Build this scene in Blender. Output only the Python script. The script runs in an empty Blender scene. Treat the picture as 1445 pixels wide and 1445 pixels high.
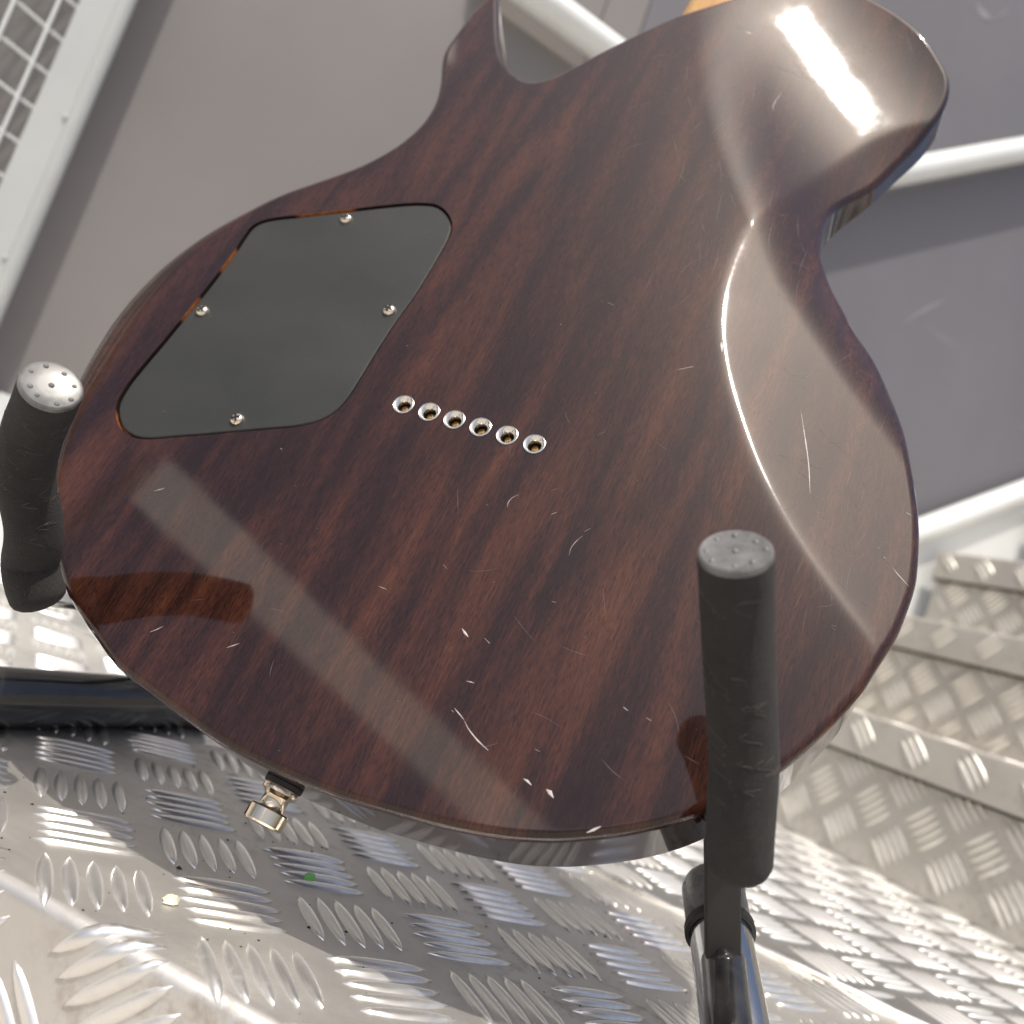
import bpy, bmesh, math, random
import numpy as np
from mathutils import Vector, Matrix
from mathutils.geometry import delaunay_2d_cdt

random.seed(7)
rng = np.random.default_rng(7)
SC = bpy.context.scene
COL = SC.collection

# ------------------------------------------------------------------ camera, sky, sun, exposure
FPX, CPX, CAM_H = 1280.0, 722.5, 0.13
R = np.array([[0.90765165, 0.28978268, -0.30363543],      # world X (along the landing edge)
              [0.25548463, 0.19251921, 0.94745129],       # world Y (into the scene)
              [0.33301063, -0.93752992, 0.10070536]])     # world Z (up), in camera coordinates
CAM = np.array([0.0, 0.0, CAM_H])
cam_d = bpy.data.cameras.new("camera")
cam_o = bpy.data.objects.new("camera", cam_d)
COL.objects.link(cam_o)
rt, up, bk = R @ [1, 0, 0], R @ [0, -1, 0], R @ [0, 0, -1]
cam_o.matrix_world = Matrix(((rt[0], up[0], bk[0], 0), (rt[1], up[1], bk[1], 0), (rt[2], up[2], bk[2], CAM_H), (0, 0, 0, 1)))
cam_d.sensor_width = 36
cam_d.lens = 36 * FPX / 1445
cam_d.clip_start = 0.01
cam_d.clip_end = 200
cam_d.dof.use_dof = True
cam_d.dof.focus_distance = 0.325
cam_d.dof.aperture_fstop = 9.0
SC.camera = cam_o

SUN = np.array([0.15, -0.345, 0.9366]); SUN /= np.linalg.norm(SUN)
world = bpy.data.worlds.new("World")
SC.world = world
world.use_nodes = True
wn = world.node_tree
sky = wn.nodes.new("ShaderNodeTexSky")
sky.sky_type = 'NISHITA'
sky.sun_disc = False
sky.sun_elevation = math.asin(SUN[2])
sky.sun_rotation = math.atan2(SUN[0], SUN[1])
sky.dust_density = 5.0
sky.ozone_density = 0.6
sky.air_density = 0.9
wn.links.new(sky.outputs[0], wn.nodes["Background"].inputs[0])
wn.nodes["Background"].inputs[1].default_value = 0.112
sd = bpy.data.lights.new("sun", 'SUN')
sd.energy = 3.0
sd.angle = math.radians(0.9)
sd.color = (1.0, 0.95, 0.87)
so = bpy.data.objects.new("sun", sd)
COL.objects.link(so)
so.rotation_euler = Vector(SUN).to_track_quat('Z', 'Y').to_euler()
SC.view_settings.view_transform = 'Standard'
SC.view_settings.look = 'None'
SC.view_settings.exposure = 0.36
SC.view_settings.gamma = 1

# ------------------------------------------------------------------ geometry of the place
def ray(x, y):
    return R @ np.array([(x - CPX) / FPX, (y - CPX) / FPX, 1.0])
def on_floor(x, y, z=0.0):
    r = ray(x, y); return CAM + r * ((z - CAM_H) / r[2])
def at_depth(x, y, d):
    return CAM + ray(x, y) * d
GN = np.array([0.0, -0.9358, 0.3525]); GN /= np.linalg.norm(GN)        # outward normal of the guitar back
GU = np.array([0.0, 0.3525, 0.9358]); GU /= np.linalg.norm(GU)         # up along the guitar
GX = np.array([1.0, 0.0, 0.0])
GD = 0.29
def on_back(x, y, z=0.0):
    r = ray(x, y); return CAM + r * ((GD - z) / -(r @ GN))
GO = on_back(660, 598)                                                 # origin: middle of the string holes
def g2(x, y, z=0.0):
    p = on_back(x, y, z) - GO
    return np.array([p @ GX, p @ GU])
AZ = math.radians(-45)
AV = np.array([math.sin(AZ), math.cos(AZ), 0.0])     # along the stair edges, away to the left
BV = np.array([math.cos(AZ), -math.sin(AZ), 0.0])    # up the stairs, away to the right
ZV = np.array([0.0, 0.0, 1.0])
def abz(a, b, z):
    return AV * a + BV * b + ZV * z
def on_a(x, y, a):
    r = ray(x, y); X = CAM + r * (a / (r @ AV)); return np.array([X @ AV, X @ BV, X[2]])

# ------------------------------------------------------------------ helpers
def tag(o, label=None, cat=None, group=None, kind=None):
    if label: o["label"] = label
    if cat: o["category"] = cat
    if group: o["group"] = group
    if kind: o["kind"] = kind
    return o
def link(name, me, mat=None, parent=None):
    o = bpy.data.objects.new(name, me)
    COL.objects.link(o)
    if mat is not None and me is not None and len(me.materials) == 0: me.materials.append(mat)
    if parent is not None: o.parent = parent
    return o
def empty(name, loc=(0, 0, 0)):
    o = bpy.data.objects.new(name, None); COL.objects.link(o); o.location = Vector(loc); o.empty_display_size = 0.05
    return o
class MB:
    def __init__(s): s.v = []; s.f = []; s.sm = []
    def add(s, v, f, smooth=True):
        n = len(s.v); s.v += [tuple(map(float, p)) for p in v]; s.f += [tuple(i + n for i in q) for q in f]; s.sm += [smooth] * len(f)
        return s
    def box(s, c, ax, ay, az):       # centre and three half-axes
        c, ax, ay, az = map(np.asarray, (c, ax, ay, az))
        v = [c + i * ax + j * ay + k * az for k in (-1, 1) for j in (-1, 1) for i in (-1, 1)]
        f = [(0, 2, 3, 1), (4, 5, 7, 6), (0, 1, 5, 4), (2, 6, 7, 3), (0, 4, 6, 2), (1, 3, 7, 5)]
        return s.add(v, f, False)
    def sweep(s, pts, rad, n=20, cap0='round', cap1='round'):
        pts = [np.asarray(p, float) for p in pts]
        rad = [rad] * len(pts) if np.isscalar(rad) else list(rad)
        if cap0 == 'round':
            d = pts[0] - pts[1]; d /= np.linalg.norm(d); r = rad[0]
            pre = [(pts[0] + d * r * 0.55 * math.sin(t), r * math.cos(t)) for t in (1.5, 1.15, 0.8, 0.4)]
            pts = [p for p, _ in pre] + pts; rad = [q for _, q in pre] + rad
        if cap1 == 'round':
            d = pts[-1] - pts[-2]; d /= np.linalg.norm(d); r = rad[-1]
            pre = [(pts[-1] + d * r * 0.55 * math.sin(t), r * math.cos(t)) for t in (0.4, 0.8, 1.15, 1.5)]
            pts = pts + [p for p, _ in pre]; rad = rad + [q for _, q in pre]
        m = len(pts); T = []
        for i in range(m):
            a, b = pts[max(0, i - 1)], pts[min(m - 1, i + 1)]
            t = b - a; T.append(t / np.linalg.norm(t))
        ref = np.array([0.3, 0.1, 1.0]) if abs(T[0][2]) < 0.9 else np.array([1.0, 0.2, 0.0])
        nx = ref - T[0] * (ref @ T[0]); nx /= np.linalg.norm(nx)
        v = []
        for i in range(m):
            nx = nx - T[i] * (nx @ T[i]); nx /= np.linalg.norm(nx); ny = np.cross(T[i], nx)
            for k in range(n):
                a = 2 * math.pi * k / n
                v.append(pts[i] + rad[i] * (math.cos(a) * nx + math.sin(a) * ny))
        f = [(i * n + k, i * n + (k + 1) % n, (i + 1) * n + (k + 1) % n, (i + 1) * n + k) for i in range(m - 1) for k in range(n)]
        s.add(v, f, True)
        b = len(s.v) - m * n
        s.f.append(tuple(b + k for k in reversed(range(n)))); s.sm.append(False)
        s.f.append(tuple(b + (m - 1) * n + k for k in range(n))); s.sm.append(False)
        return s
    def lathe(s, prof, c, d, n=24, smooth=True):      # prof: (radius, height along d)
        c, d = np.asarray(c, float), np.asarray(d, float); d = d / np.linalg.norm(d)
        ref = np.array([1.0, 0, 0]) if abs(d[0]) < 0.9 else np.array([0, 1.0, 0])
        x = ref - d * (ref @ d); x /= np.linalg.norm(x); y = np.cross(d, x)
        v = [c + d * h + r * (math.cos(2 * math.pi * k / n) * x + math.sin(2 * math.pi * k / n) * y) for r, h in prof for k in range(n)]
        m = len(prof)
        f = [(i * n + k, i * n + (k + 1) % n, (i + 1) * n + (k + 1) % n, (i + 1) * n + k) for i in range(m - 1) for k in range(n)]
        s.add(v, f, smooth)
        return s
    def mesh(s, name, auto=True):
        me = bpy.data.meshes.new(name); me.from_pydata(s.v, [], s.f)
        me.polygons.foreach_set("use_smooth", s.sm); me.update()
        if auto: me.set_sharp_from_angle(angle=math.radians(38))
        return me
    def build(s, name, mat, parent=None, auto=True):
        return link(name, s.mesh(name, auto), mat, parent)
def spline(pts, step, closed=False):
    P = [np.asarray(p, float) for p in pts]; n = len(P); out = []
    rng_ = range(n if closed else n - 1)
    for i in rng_:
        g = lambda k: P[k % n] if closed else P[min(max(k, 0), n - 1)]
        p0, p1, p2, p3 = g(i - 1), g(i), g(i + 1), g(i + 2)
        d = np.linalg.norm(p2 - p1); m = max(1, int(round(d / step)))
        # centripetal Catmull-Rom
        t1 = max(np.linalg.norm(p1 - p0), 1e-9) ** .5; t2 = max(d, 1e-9) ** .5; t3 = max(np.linalg.norm(p3 - p2), 1e-9) ** .5
        m1 = (p2 - p1 + t2 * ((p1 - p0) / t1 - (p2 - p0) / (t1 + t2))) if np.linalg.norm(p1 - p0) > 1e-9 else p2 - p1
        m2 = (p2 - p1 + t2 * ((p3 - p2) / t3 - (p3 - p1) / (t2 + t3))) if np.linalg.norm(p3 - p2) > 1e-9 else p2 - p1
        for k in range(m):
            t = k / m
            out.append((2 * t**3 - 3 * t**2 + 1) * p1 + (t**3 - 2 * t**2 + t) * m1 + (-2 * t**3 + 3 * t**2) * p2 + (t**3 - t**2) * m2)
    if not closed: out.append(P[-1])
    return np.array(out)
def resample(P, step, closed=True):
    Q = np.vstack([P, P[:1]]) if closed else P
    L = np.concatenate([[0], np.cumsum(np.linalg.norm(np.diff(Q, axis=0), axis=1))])
    n = max(3, int(round(L[-1] / step)))
    t = np.linspace(0, L[-1], n, endpoint=not closed)
    return np.stack([np.interp(t, L, Q[:, k]) for k in range(Q.shape[1])], 1)

# ------------------------------------------------------------------ materials
class NT:
    def __init__(s, name):
        s.m = bpy.data.materials.new(name); s.m.use_nodes = True; s.t = s.m.node_tree
        s.b = s.t.nodes["Principled BSDF"]; s._tc = None
    def n(s, typ, **kw):
        nd = s.t.nodes.new(typ)
        for k, v in kw.items():
            if k.startswith('i_'):
                key = k[2:]; key = int(key) if key.isdigit() else key.replace('_', ' ')
                nd.inputs[key].default_value = v
            else: setattr(nd, k, v)
        return nd
    def l(s, a, b): s.t.links.new(a, b)
    def coord(s, scale=(1, 1, 1), rot=(0, 0, 0), kind='Object'):
        if s._tc is None: s._tc = s.n("ShaderNodeTexCoord")
        mp = s.n("ShaderNodeMapping"); mp.inputs['Scale'].default_value = scale; mp.inputs['Rotation'].default_value = rot
        s.l(s._tc.outputs[kind], mp.inputs[0]); return mp.outputs[0]
    def noise(s, co, scale, detail=3, rough=.55, dist=0.0):
        nd = s.n("ShaderNodeTexNoise"); nd.inputs['Scale'].default_value = scale; nd.inputs['Detail'].default_value = detail
        nd.inputs['Roughness'].default_value = rough; nd.inputs['Distortion'].default_value = dist
        s.l(co, nd.inputs['Vector']); return nd.outputs['Fac']
    def ramp(s, f, stops):
        r = s.n("ShaderNodeValToRGB"); e = r.color_ramp.elements
        while len(e) < len(stops): e.new(0.5)
        for k, (p, c) in enumerate(stops):
            e[k].position = p; e[k].color = (*c, 1) if len(c) == 3 else c
        s.l(f, r.inputs[0]); return r.outputs[0]
    def rng(s, f, a, b, c=0., d=1.):
        m = s.n("ShaderNodeMapRange"); m.clamp = True
        for i, v in enumerate((a, b, c, d)): m.inputs[i + 1].default_value = v
        s.l(f, m.inputs[0]); return m.outputs[0]
    def mix(s, f, a, b, blend='MIX'):
        m = s.n("ShaderNodeMix", data_type='RGBA', blend_type=blend)
        for i, v in ((0, f), (6, a), (7, b)):
            if hasattr(v, 'is_linked') or hasattr(v, 'links'): s.l(v, m.inputs[i])
            else: m.inputs[i].default_value = v if np.isscalar(v) else (*v, 1)
        return m.outputs[2]
    def math(s, op, a, b=0.0):
        m = s.n("ShaderNodeMath", operation=op)
        for i, v in enumerate((a, b)):
            if hasattr(v, 'links'): s.l(v, m.inputs[i])
            else: m.inputs[i].default_value = v
        return m.outputs[0]
    def bump(s, h, strength, dist):
        b = s.n("ShaderNodeBump"); b.inputs['Strength'].default_value = strength; b.inputs['Distance'].default_value = dist
        s.l(h, b.inputs['Height']); s.l(b.outputs[0], s.b.inputs['Normal']); return b
    def set(s, **kw):
        for k, v in kw.items():
            i = s.b.inputs[k.replace('_', ' ')]
            if hasattr(v, 'links'): s.l(v, i)
            else: i.default_value = v if np.isscalar(v) or len(v) == 4 else (*v, 1)
        return s

def mat_wood():
    m = NT("glossy_mahogany")
    bands = m.noise(m.coord((78, 9, 30), (0, 0, -.02)), 1.0, 2, .4, .5)             # soft ribbon bands along the grain
    wide = m.noise(m.coord((17, 6, 12), (0, 0, .12)), 1.0, 2, .5)
    fibre = m.noise(m.coord((1150, 120, 400), (0, 0, .06)), 1.0, 4, .70, .3)          # short wavy fibres
    pores = m.noise(m.coord((2300, 300, 900), (0, 0, .07)), 1.0, 2, .6)
    a = m.math('ADD', m.math('MULTIPLY', bands, .46), m.math('MULTIPLY', fibre, .44))
    a = m.math('ADD', a, m.math('MULTIPLY', m.math('SUBTRACT', wide, .5), .20))
    c = m.ramp(a, [(0.31, (.0115, .0039, .0031)), (0.41, (.0205, .0067, .0047)), (0.48, (.0350, .0114, .0069)), (0.55, (.0570, .0190, .0100)), (0.64, (.0860, .0305, .0145))])
    c = m.mix(1.0, c, m.rng(pores, .34, .47, .50, 1.0), 'MULTIPLY')
    m.set(Base_Color=c, Roughness=.5, IOR=1.5)
    m.b.inputs['Specular IOR Level'].default_value = 0.05
    m.b.inputs['Coat Weight'].default_value = 1.0
    m.b.inputs['Coat IOR'].default_value = 1.48
    hz = m.noise(m.coord((60, 45, 60)), 1.0, 4, .65)
    m.set(Coat_Roughness=m.rng(hz, .35, .8, .040, .085))
    h = m.noise(m.coord((26, 18, 20)), 1.0, 2, .5)
    b = m.n("ShaderNodeBump"); b.inputs['Strength'].default_value = .06; b.inputs['Distance'].default_value = .001
    m.l(h, b.inputs['Height']); m.l(b.outputs[0], m.b.inputs['Coat Normal'])
    return m.m
def mat_raw_wood():
    m = NT("orange_stained_wood"); f = m.noise(m.coord((300, 30, 300)), 1, 3)
    m.set(Base_Color=m.ramp(f, [(.3, (.22, .07, .02)), (.7, (.42, .16, .045))]), Roughness=.45); return m.m
def mat_cover():
    m = NT("black_plastic_cover"); f = m.noise(m.coord(), 900, 2); g = m.noise(m.coord((14, 26, 10)), 1, 4, .6)
    m.set(Base_Color=m.ramp(g, [(.3, (.021, .022, .020)), (.7, (.027, .028, .026))]), Roughness=m.rng(g, .3, .7, .40, .52))
    m.bump(f, .12, .0004); return m.m
def mat_chrome(name, col, r):
    m = NT(name); f = m.noise(m.coord(), 250, 3)
    m.set(Base_Color=col, Metallic=1.0, Roughness=m.rng(f, .3, .7, r * .7, r * 1.5)); return m.m
def mat_foam():
    m = NT("black_foam"); f = m.noise(m.coord(), 1500, 4, .75); g = m.noise(m.coord(), 130, 5, .7); d = m.noise(m.coord((1, 1, .4)), 2600, 1)
    c = m.ramp(g, [(.3, (.006, .0052, .0048)), (.72, (.021, .0182, .0166))])
    c = m.mix(m.rng(d, .66, .76, 0, .35), c, (.16, .15, .14))
    m.set(Base_Color=c, Roughness=.85); m.b.inputs['Sheen Weight'].default_value = .06; m.b.inputs['Sheen Roughness'].default_value = .4
    m.bump(f, .9, .0010); return m.m
def mat_cap():
    m = NT("grey_plastic_cap"); f = m.noise(m.coord(), 200, 3)
    m.set(Base_Color=m.ramp(f, [(.3, (.10, .10, .097)), (.7, (.17, .17, .165))]), Roughness=m.rng(f, .3, .7, .22, .4), Metallic=.0); return m.m
def mat_black_metal():
    m = NT("black_gloss_tube"); f = m.noise(m.coord(), 90, 4, .65); s = m.noise(m.coord((40, 40, 600)), 1, 2)
    m.set(Base_Color=m.ramp(f, [(.35, (.010, .010, .011)), (.75, (.03, .029, .028))]), Roughness=m.rng(s, .3, .7, .10, .28), Metallic=.0)
    m.b.inputs['Coat Weight'].default_value = .6; m.b.inputs['Coat Roughness'].default_value = .06; return m.m
def mat_rubber():
    m = NT("black_rubber"); f = m.noise(m.coord(), 700, 2); m.set(Base_Color=(.012, .012, .012), Roughness=.6); m.bump(f, .3, .0003); return m.m
def mat_white(name="white_paint", c=(.74, .76, .75)):
    m = NT(name); f = m.noise(m.coord(), 9, 5, .6); h = m.noise(m.coord(), 420, 2)
    m.set(Base_Color=m.mix(m.rng(f, .45, .8, 0, .35), c, (.58, .60, .58)), Roughness=m.rng(f, .3, .7, .28, .42)); m.bump(h, .05, .0004); return m.m
def mat_wall(name, c0, c1):
    m = NT(name); f = m.noise(m.coord(), 2.2, 4, .55); h = m.noise(m.coord(), 260, 3); s = m.noise(m.coord((3, 3, 22), (0, .5, .9)), 1, 3, .6)
    c = m.mix(m.rng(f, .3, .7), c0, c1)
    c = m.mix(m.rng(s, .66, .76, 0, .25), c, (.42, .41, .41))
    m.set(Base_Color=c, Roughness=.5); m.bump(h, .08, .0006); return m.m
def mat_alu(name, lo, hi, r0, r1, dirt=.5, met=.9):
    m = NT(name)
    f = m.noise(m.coord(kind='Generated') if False else m.coord(), 14, 5, .62)
    g = m.noise(m.coord(), 120, 4, .65); w = m.noise(m.coord((1, 1, 1)), 5, 3)
    sc = m.noise(m.coord((60, 900, 60), (0, 0, .6)), 1, 2, .6)
    c = m.mix(m.rng(f, .3, .7), lo, hi)
    d = m.math('MULTIPLY', m.rng(g, .50, .72), m.rng(w, .40, .62))
    c = m.mix(m.math('MULTIPLY', d, dirt), c, (.20, .15, .10))
    m.set(Base_Color=c, Metallic=m.rng(d, 0, 1, met, met * .5), Roughness=m.math('ADD', m.rng(f, .3, .7, r0, r1), m.rng(sc, .5, .8, 0, .12)))
    m.bump(m.math('ADD', sc, g), .10, .0004); return m.m

def mat_neck():
    m = NT("satin_maple"); f = m.noise(m.coord((200, 20, 200)), 1, 3)
    m.set(Base_Color=m.ramp(f, [(.3, (.46, .25, .09)), (.7, (.60, .36, .15))]), Roughness=.4); return m.m
def mat_rim():
    m = NT("routed_edge_wood"); f = m.noise(m.coord((34, 34, 10)), 1, 1); g = m.noise(m.coord(), 500, 2)
    c = m.mix(m.rng(f, .52, .57), (.014, .007, .005), m.ramp(g, [(.3, (.26, .085, .022)), (.7, (.46, .18, .05))]))
    m.set(Base_Color=c, Roughness=.5); return m.m
M = dict(rim=mat_rim(), wood=mat_wood(), raw=mat_raw_wood(), cover=mat_cover(), nickel=mat_chrome("nickel", (.82, .72, .58), .10), gold=mat_chrome("champagne_nickel", (.78, .66, .50), .13), silver=mat_chrome("bright_nickel", (.80, .775, .73), .10), brass=mat_chrome("old_brass", (.52, .34, .14), .3),
         dark=NT("dark_hole").set(Base_Color=(.006, .005, .004), Roughness=.8).m, foam=mat_foam(), cap=mat_cap(), black=mat_black_metal(), rubber=mat_rubber(), matte=NT('black_powder_coat').set(Base_Color=(.016, .0135, .0125), Roughness=.62).m,
         chrome=mat_chrome("chrome_tube", (.55, .55, .55), .14), white=mat_white(), frame=mat_white('grey_white_frame_paint', (.47, .49, .48)), wall=mat_wall("grey_wall_paint", (.185, .172, .166), (.225, .210, .202)),
         wall2=mat_wall("blue_grey_wall", (.140, .137, .150), (.168, .163, .176)),  # right panel, a darker and bluer grey than the others
         alu=mat_alu("aluminium_sheet", (.55, .53, .49), (.70, .68, .64), .34, .50, .9, .78), bar=mat_alu("aluminium_bar_top", (.80, .785, .75), (.90, .885, .85), .24, .38, .35, .88), bar_far=mat_alu("worn_bar_top", (.74, .73, .70), (.84, .83, .80), .44, .58, .25, .8),
         alu_f=mat_alu('dull_floor_sheet', (.33, .325, .315), (.44, .435, .42), .36, .50, .8, .85), alu_s=mat_alu("stair_aluminium", (.50, .475, .43), (.60, .57, .52), .42, .56, .5, .45), bar_s=mat_alu("stair_bar_top", (.76, .73, .66), (.86, .83, .76), .34, .46, .15, .55),
         grime_shade=NT('brown_grime_shade').set(Base_Color=(.035, .028, .018), Roughness=.9).m, scuff=NT('wall_scuff').set(Base_Color=(.24, .24, .25), Roughness=.6).m, scr=NT("lacquer_scratch").set(Base_Color=(.46, .42, .40), Roughness=.5).m, hair=NT("fine_lacquer_scratch").set(Base_Color=(.13, .10, .09), Roughness=.5).m,
         green=NT("green_paint_speck").set(Base_Color=(.26, .70, .18), Roughness=.6).m, paint=NT("cream_paint_speck").set(Base_Color=(.72, .68, .52), Roughness=.6).m,
         dirt=NT("dirt_speck").set(Base_Color=(.03, .025, .02), Roughness=.9).m, neck=mat_neck())

# ------------------------------------------------------------------ tread plate: landing and lower floor
EDGE_Y, SEAM0, SEAM_S = 0.2475, 0.560, -0.10
PX, PY, X0, Y0 = 0.0656, 0.0640, -0.2119, 0.3666
BL, BWD, BH, BP = 0.0365, 0.0060, 0.0016, 0.0078
RB = 0.005
def seam_y(x): return SEAM0 + SEAM_S * x
def fold(x, y, h):
    """wraps flat sheet coordinates over the rounded nose at EDGE_Y"""
    if y >= EDGE_Y + RB: return (x, y, h)
    s = EDGE_Y + RB - y
    if s < RB * math.pi / 2:
        a = s / RB; r = RB + h
        return (x, EDGE_Y + RB - r * math.sin(a), -RB + r * math.cos(a))
    return (x, EDGE_Y - h, -RB - (s - RB * math.pi / 2))
def lens_bar(L, Wd, H, segs=8):
    """an embossed bar: pointed ends, rounded back; origin at its centre, along +x"""
    v, f = [], []
    prof = [(-1.0, -0.15), (-0.72, 0.62), (-0.3, 0.97), (0.3, 0.97), (0.72, 0.62), (1.0, -0.15)]
    for i in range(segs + 1):
        t = -1 + 2 * i / segs
        s = max(0.04, (1 - abs(t) ** 2.6) ** 0.8)
        for a, b in prof: v.append((t * L / 2, a * s * Wd / 2, b * H * (0.25 + .75 * s) if b > 0 else b * H))
    n = len(prof)
    for i in range(segs):
        for k in range(n - 1): f.append((i * n + k, (i + 1) * n + k, (i + 1) * n + k + 1, i * n + k + 1))
    f.append(tuple(range(n))); f.append(tuple(reversed([segs * n + k for k in range(n)])))
    return v, f
def lattice(x0, x1, y0, y1, px=PX, py=PY, ox=X0, oy=Y0):
    """(x, y, angle) of every bar; groups of five at +-45 degrees, alternating"""
    out = []
    for i in range(math.floor((x0 - ox) / px) - 1, math.ceil((x1 - ox) / px) + 2):
        for j in range(math.floor((y0 - oy) / py) - 1, math.ceil((y1 - oy) / py) + 2):
            for k, ang in ((0, 45), (1, 135)):
                cx, cy = ox + (i + k * .5) * px, oy + (j + k * .5) * py
                a = math.radians(ang); d = (-math.sin(a), math.cos(a))
                for q in range(-2, 3):
                    out.append((cx + d[0] * q * BP, cy + d[1] * q * BP, a))
    return [b for b in out if x0 <= b[0] <= x1 and y0 <= b[1] <= y1]

landing = empty("landing_plate", (0, 0, 0)); tag(landing, kind='structure')
prof = [(fold(0, EDGE_Y + RB - s, 0)[1:]) for s in np.linspace(0, RB * math.pi / 2, 9)]
mb = MB(); XL, XR = -1.9, 0.75
sect = [(yy, zz) for yy, zz in prof] + [(EDGE_Y, -0.16)]
xs = np.linspace(XL, XR, 2)
v = [(XL, seam_y(XL) - .0015, 0), (XR, seam_y(XR) - .0015, 0)]
for yy, zz in sect: v += [(XL, yy, zz), (XR, yy, zz)]
f = [(2 * i, 2 * i + 2, 2 * i + 3, 2 * i + 1) for i in range(len(sect))]
mb.add(v, f)
n0 = len(mb.v)
mb.add([(XL, seam_y(XL) - .0015, 0), (XR, seam_y(XR) - .0015, 0), (XR, seam_y(XR) - .0015, -.004), (XL, seam_y(XL) - .0015, -.004)], [(0, 1, 2, 3)], False)
sheet = mb.build("sheet", M['alu'], landing)

bv, bf = lens_bar(BL, BWD, BH)
bar_me = MB().add(bv, bf).mesh("raised_bar", False); bar_me.materials.append(M['bar'])
bars = lattice(-1.15, 0.7, EDGE_Y - 0.13, 0.72)
bars = [b for b in bars if b[1] + .014 < seam_y(b[0])]
def px_of(p):
    c = R.T @ (np.asarray(p) - CAM); return (CPX + FPX * c[0] / c[2], CPX + FPX * c[1] / c[2], c[2]) if c[2] > 0.02 else (-9e3, 0, 1)
def rank(b):
    p = fold(b[0], b[1], 0); x, y, d = px_of(p)
    vis = -60 < x < 1500 and -60 < y < 1500 and not (x > 250 and y < 1080)
    return (0 if vis else 1, np.linalg.norm(np.array(p) - CAM))
bars.sort(key=rank)
single, rest = bars[:290], bars[290:]
def folded_bar(b):
    c, s = math.cos(b[2]), math.sin(b[2])
    return [fold(b[0] + p[0] * c - p[1] * s, b[1] + p[0] * s + p[1] * c, p[2]) for p in bv]
for b in single:
    if b[1] - .02 < EDGE_Y + RB:
        MB().add(folded_bar(b), bf).build("raised_bar", M['bar'], landing, False)
    else:
        o = link("raised_bar", bar_me, None, landing); o.location = (b[0], b[1], 0); o.rotation_euler = (0, 0, b[2])
        k = 1 + random.uniform(-.06, .06); o.scale = (k, 1 + random.uniform(-.08, .08), 1 + random.uniform(-.15, .15))
mb = MB()
for b in rest: mb.add(folded_bar(b), bf)
tag(mb.build("raised_bars_beyond", M['bar'], landing, False), kind='stuff')

floor = empty("floor_plate", (0, 0, 0)); tag(floor, kind='structure')
mb = MB()
mb.add([(-3, seam_y(-3) + .0015, -.001), (3, seam_y(3) + .0015, -.001), (3, 4, -.001), (-3, 4, -.001)], [(0, 1, 2, 3)], False)
mb.add([(-3, seam_y(-3) + .0015, -.001), (3, seam_y(3) + .0015, -.001), (3, seam_y(3) + .0015, -.006), (-3, seam_y(-3) + .0015, -.006)], [(3, 2, 1, 0)], False)
mb.build("sheet", M['alu_f'], floor)
# a low weld bead / folded lip along the joint
mb = MB()
xs = np.linspace(-1.2, 1.2, 140)
mb.sweep([(x, seam_y(x) - .0012 + .0008 * math.sin(x * 60), .0003 + .0006 * math.sin(x * 97)) for x in xs], [.0024 + .0007 * math.sin(x * 140) for x in xs], 8)
mb.build("joint_bead", M['bar'], floor)
mb = MB()
fb = [b for b in lattice(-1.5, 0.95, .45, 1.45) if b[1] - .016 > seam_y(b[0])]
bv2, bf2 = lens_bar(BL * 1.02, BWD * 1.05, BH, 6)
for x, y, a in fb:
    c, s = math.cos(a), math.sin(a)
    mb.add([(x + p[0] * c - p[1] * s, y + p[0] * s + p[1] * c, p[2] - .001) for p in bv2], bf2)
tag(mb.build("raised_bars", M['bar_far'], floor, False), kind='stuff')

mb = MB(); mb.add([(-40, EDGE_Y - .004, -.158), (40, EDGE_Y - .004, -.158), (40, -60, -.158), (-40, -60, -.158)], [(3, 2, 1, 0)], False)
gm = NT("pale_concrete"); gf = gm.noise(gm.coord(), 3, 6, .65); gm.set(Base_Color=gm.ramp(gf, [(.3, (.34, .32, .29)), (.7, (.46, .435, .40))]), Roughness=.85)
tag(mb.build("ground", gm.m), kind='structure')

# small specks on the landing
def speck(name, px, size, mat, label, cat, seed):
    r = np.random.default_rng(seed); c = on_floor(*px)
    k = 11; mbs = MB(); rr = size * (0.7 + .5 * r.random(k))
    top = [(c[0] + rr[i] * math.cos(6.283 * i / k), c[1] + 1.3 * rr[i] * math.sin(6.283 * i / k), .0004) for i in range(k)]
    mid = [(c[0] + .6 * rr[i] * math.cos(6.283 * i / k), c[1] + .75 * rr[i] * math.sin(6.283 * i / k), .0021) for i in range(k)]
    mbs.add(top + mid, [(i, (i + 1) % k, k + (i + 1) % k, k + i) for i in range(k)] + [tuple(k + i for i in range(k))])
    o = mbs.build(name, mat); return tag(o, label, cat)
speck("paint_splash", (436, 1241), .0032, M['green'], "bright green paint splash on the raised bars of the landing", "paint splash", 3)
speck("paint_drip", (240, 1273), .0026, M['paint'], "cream dried drip beside the group of bars near the bent plate edge", "paint drip", 4)

mb = MB(); gr = np.random.default_rng(11)
for i in range(150):
    x, y = gr.uniform(0, 1000), gr.uniform(1010, 1445)
    c = on_floor(x, y)
    if c[1] < EDGE_Y + .004 or c[1] > .54 or (x > 420 and y < 1190): continue
    q = gr.uniform(.00025, .0007) * (2.2 if gr.random() < .06 else 1); k = 6; an = gr.uniform(0, 6)
    top = [(c[0] + q * gr.uniform(.7, 1.5) * math.cos(an + 6.283 * j / k), c[1] + q * gr.uniform(.7, 1.3) * math.sin(an + 6.283 * j / k), .00005) for j in range(k)]
    mb.add(top + [(c[0], c[1], q * .9)], [(j, (j + 1) % k, k) for j in range(k)])
tag(mb.build("grit", M['dirt'], landing), kind='stuff')

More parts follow.
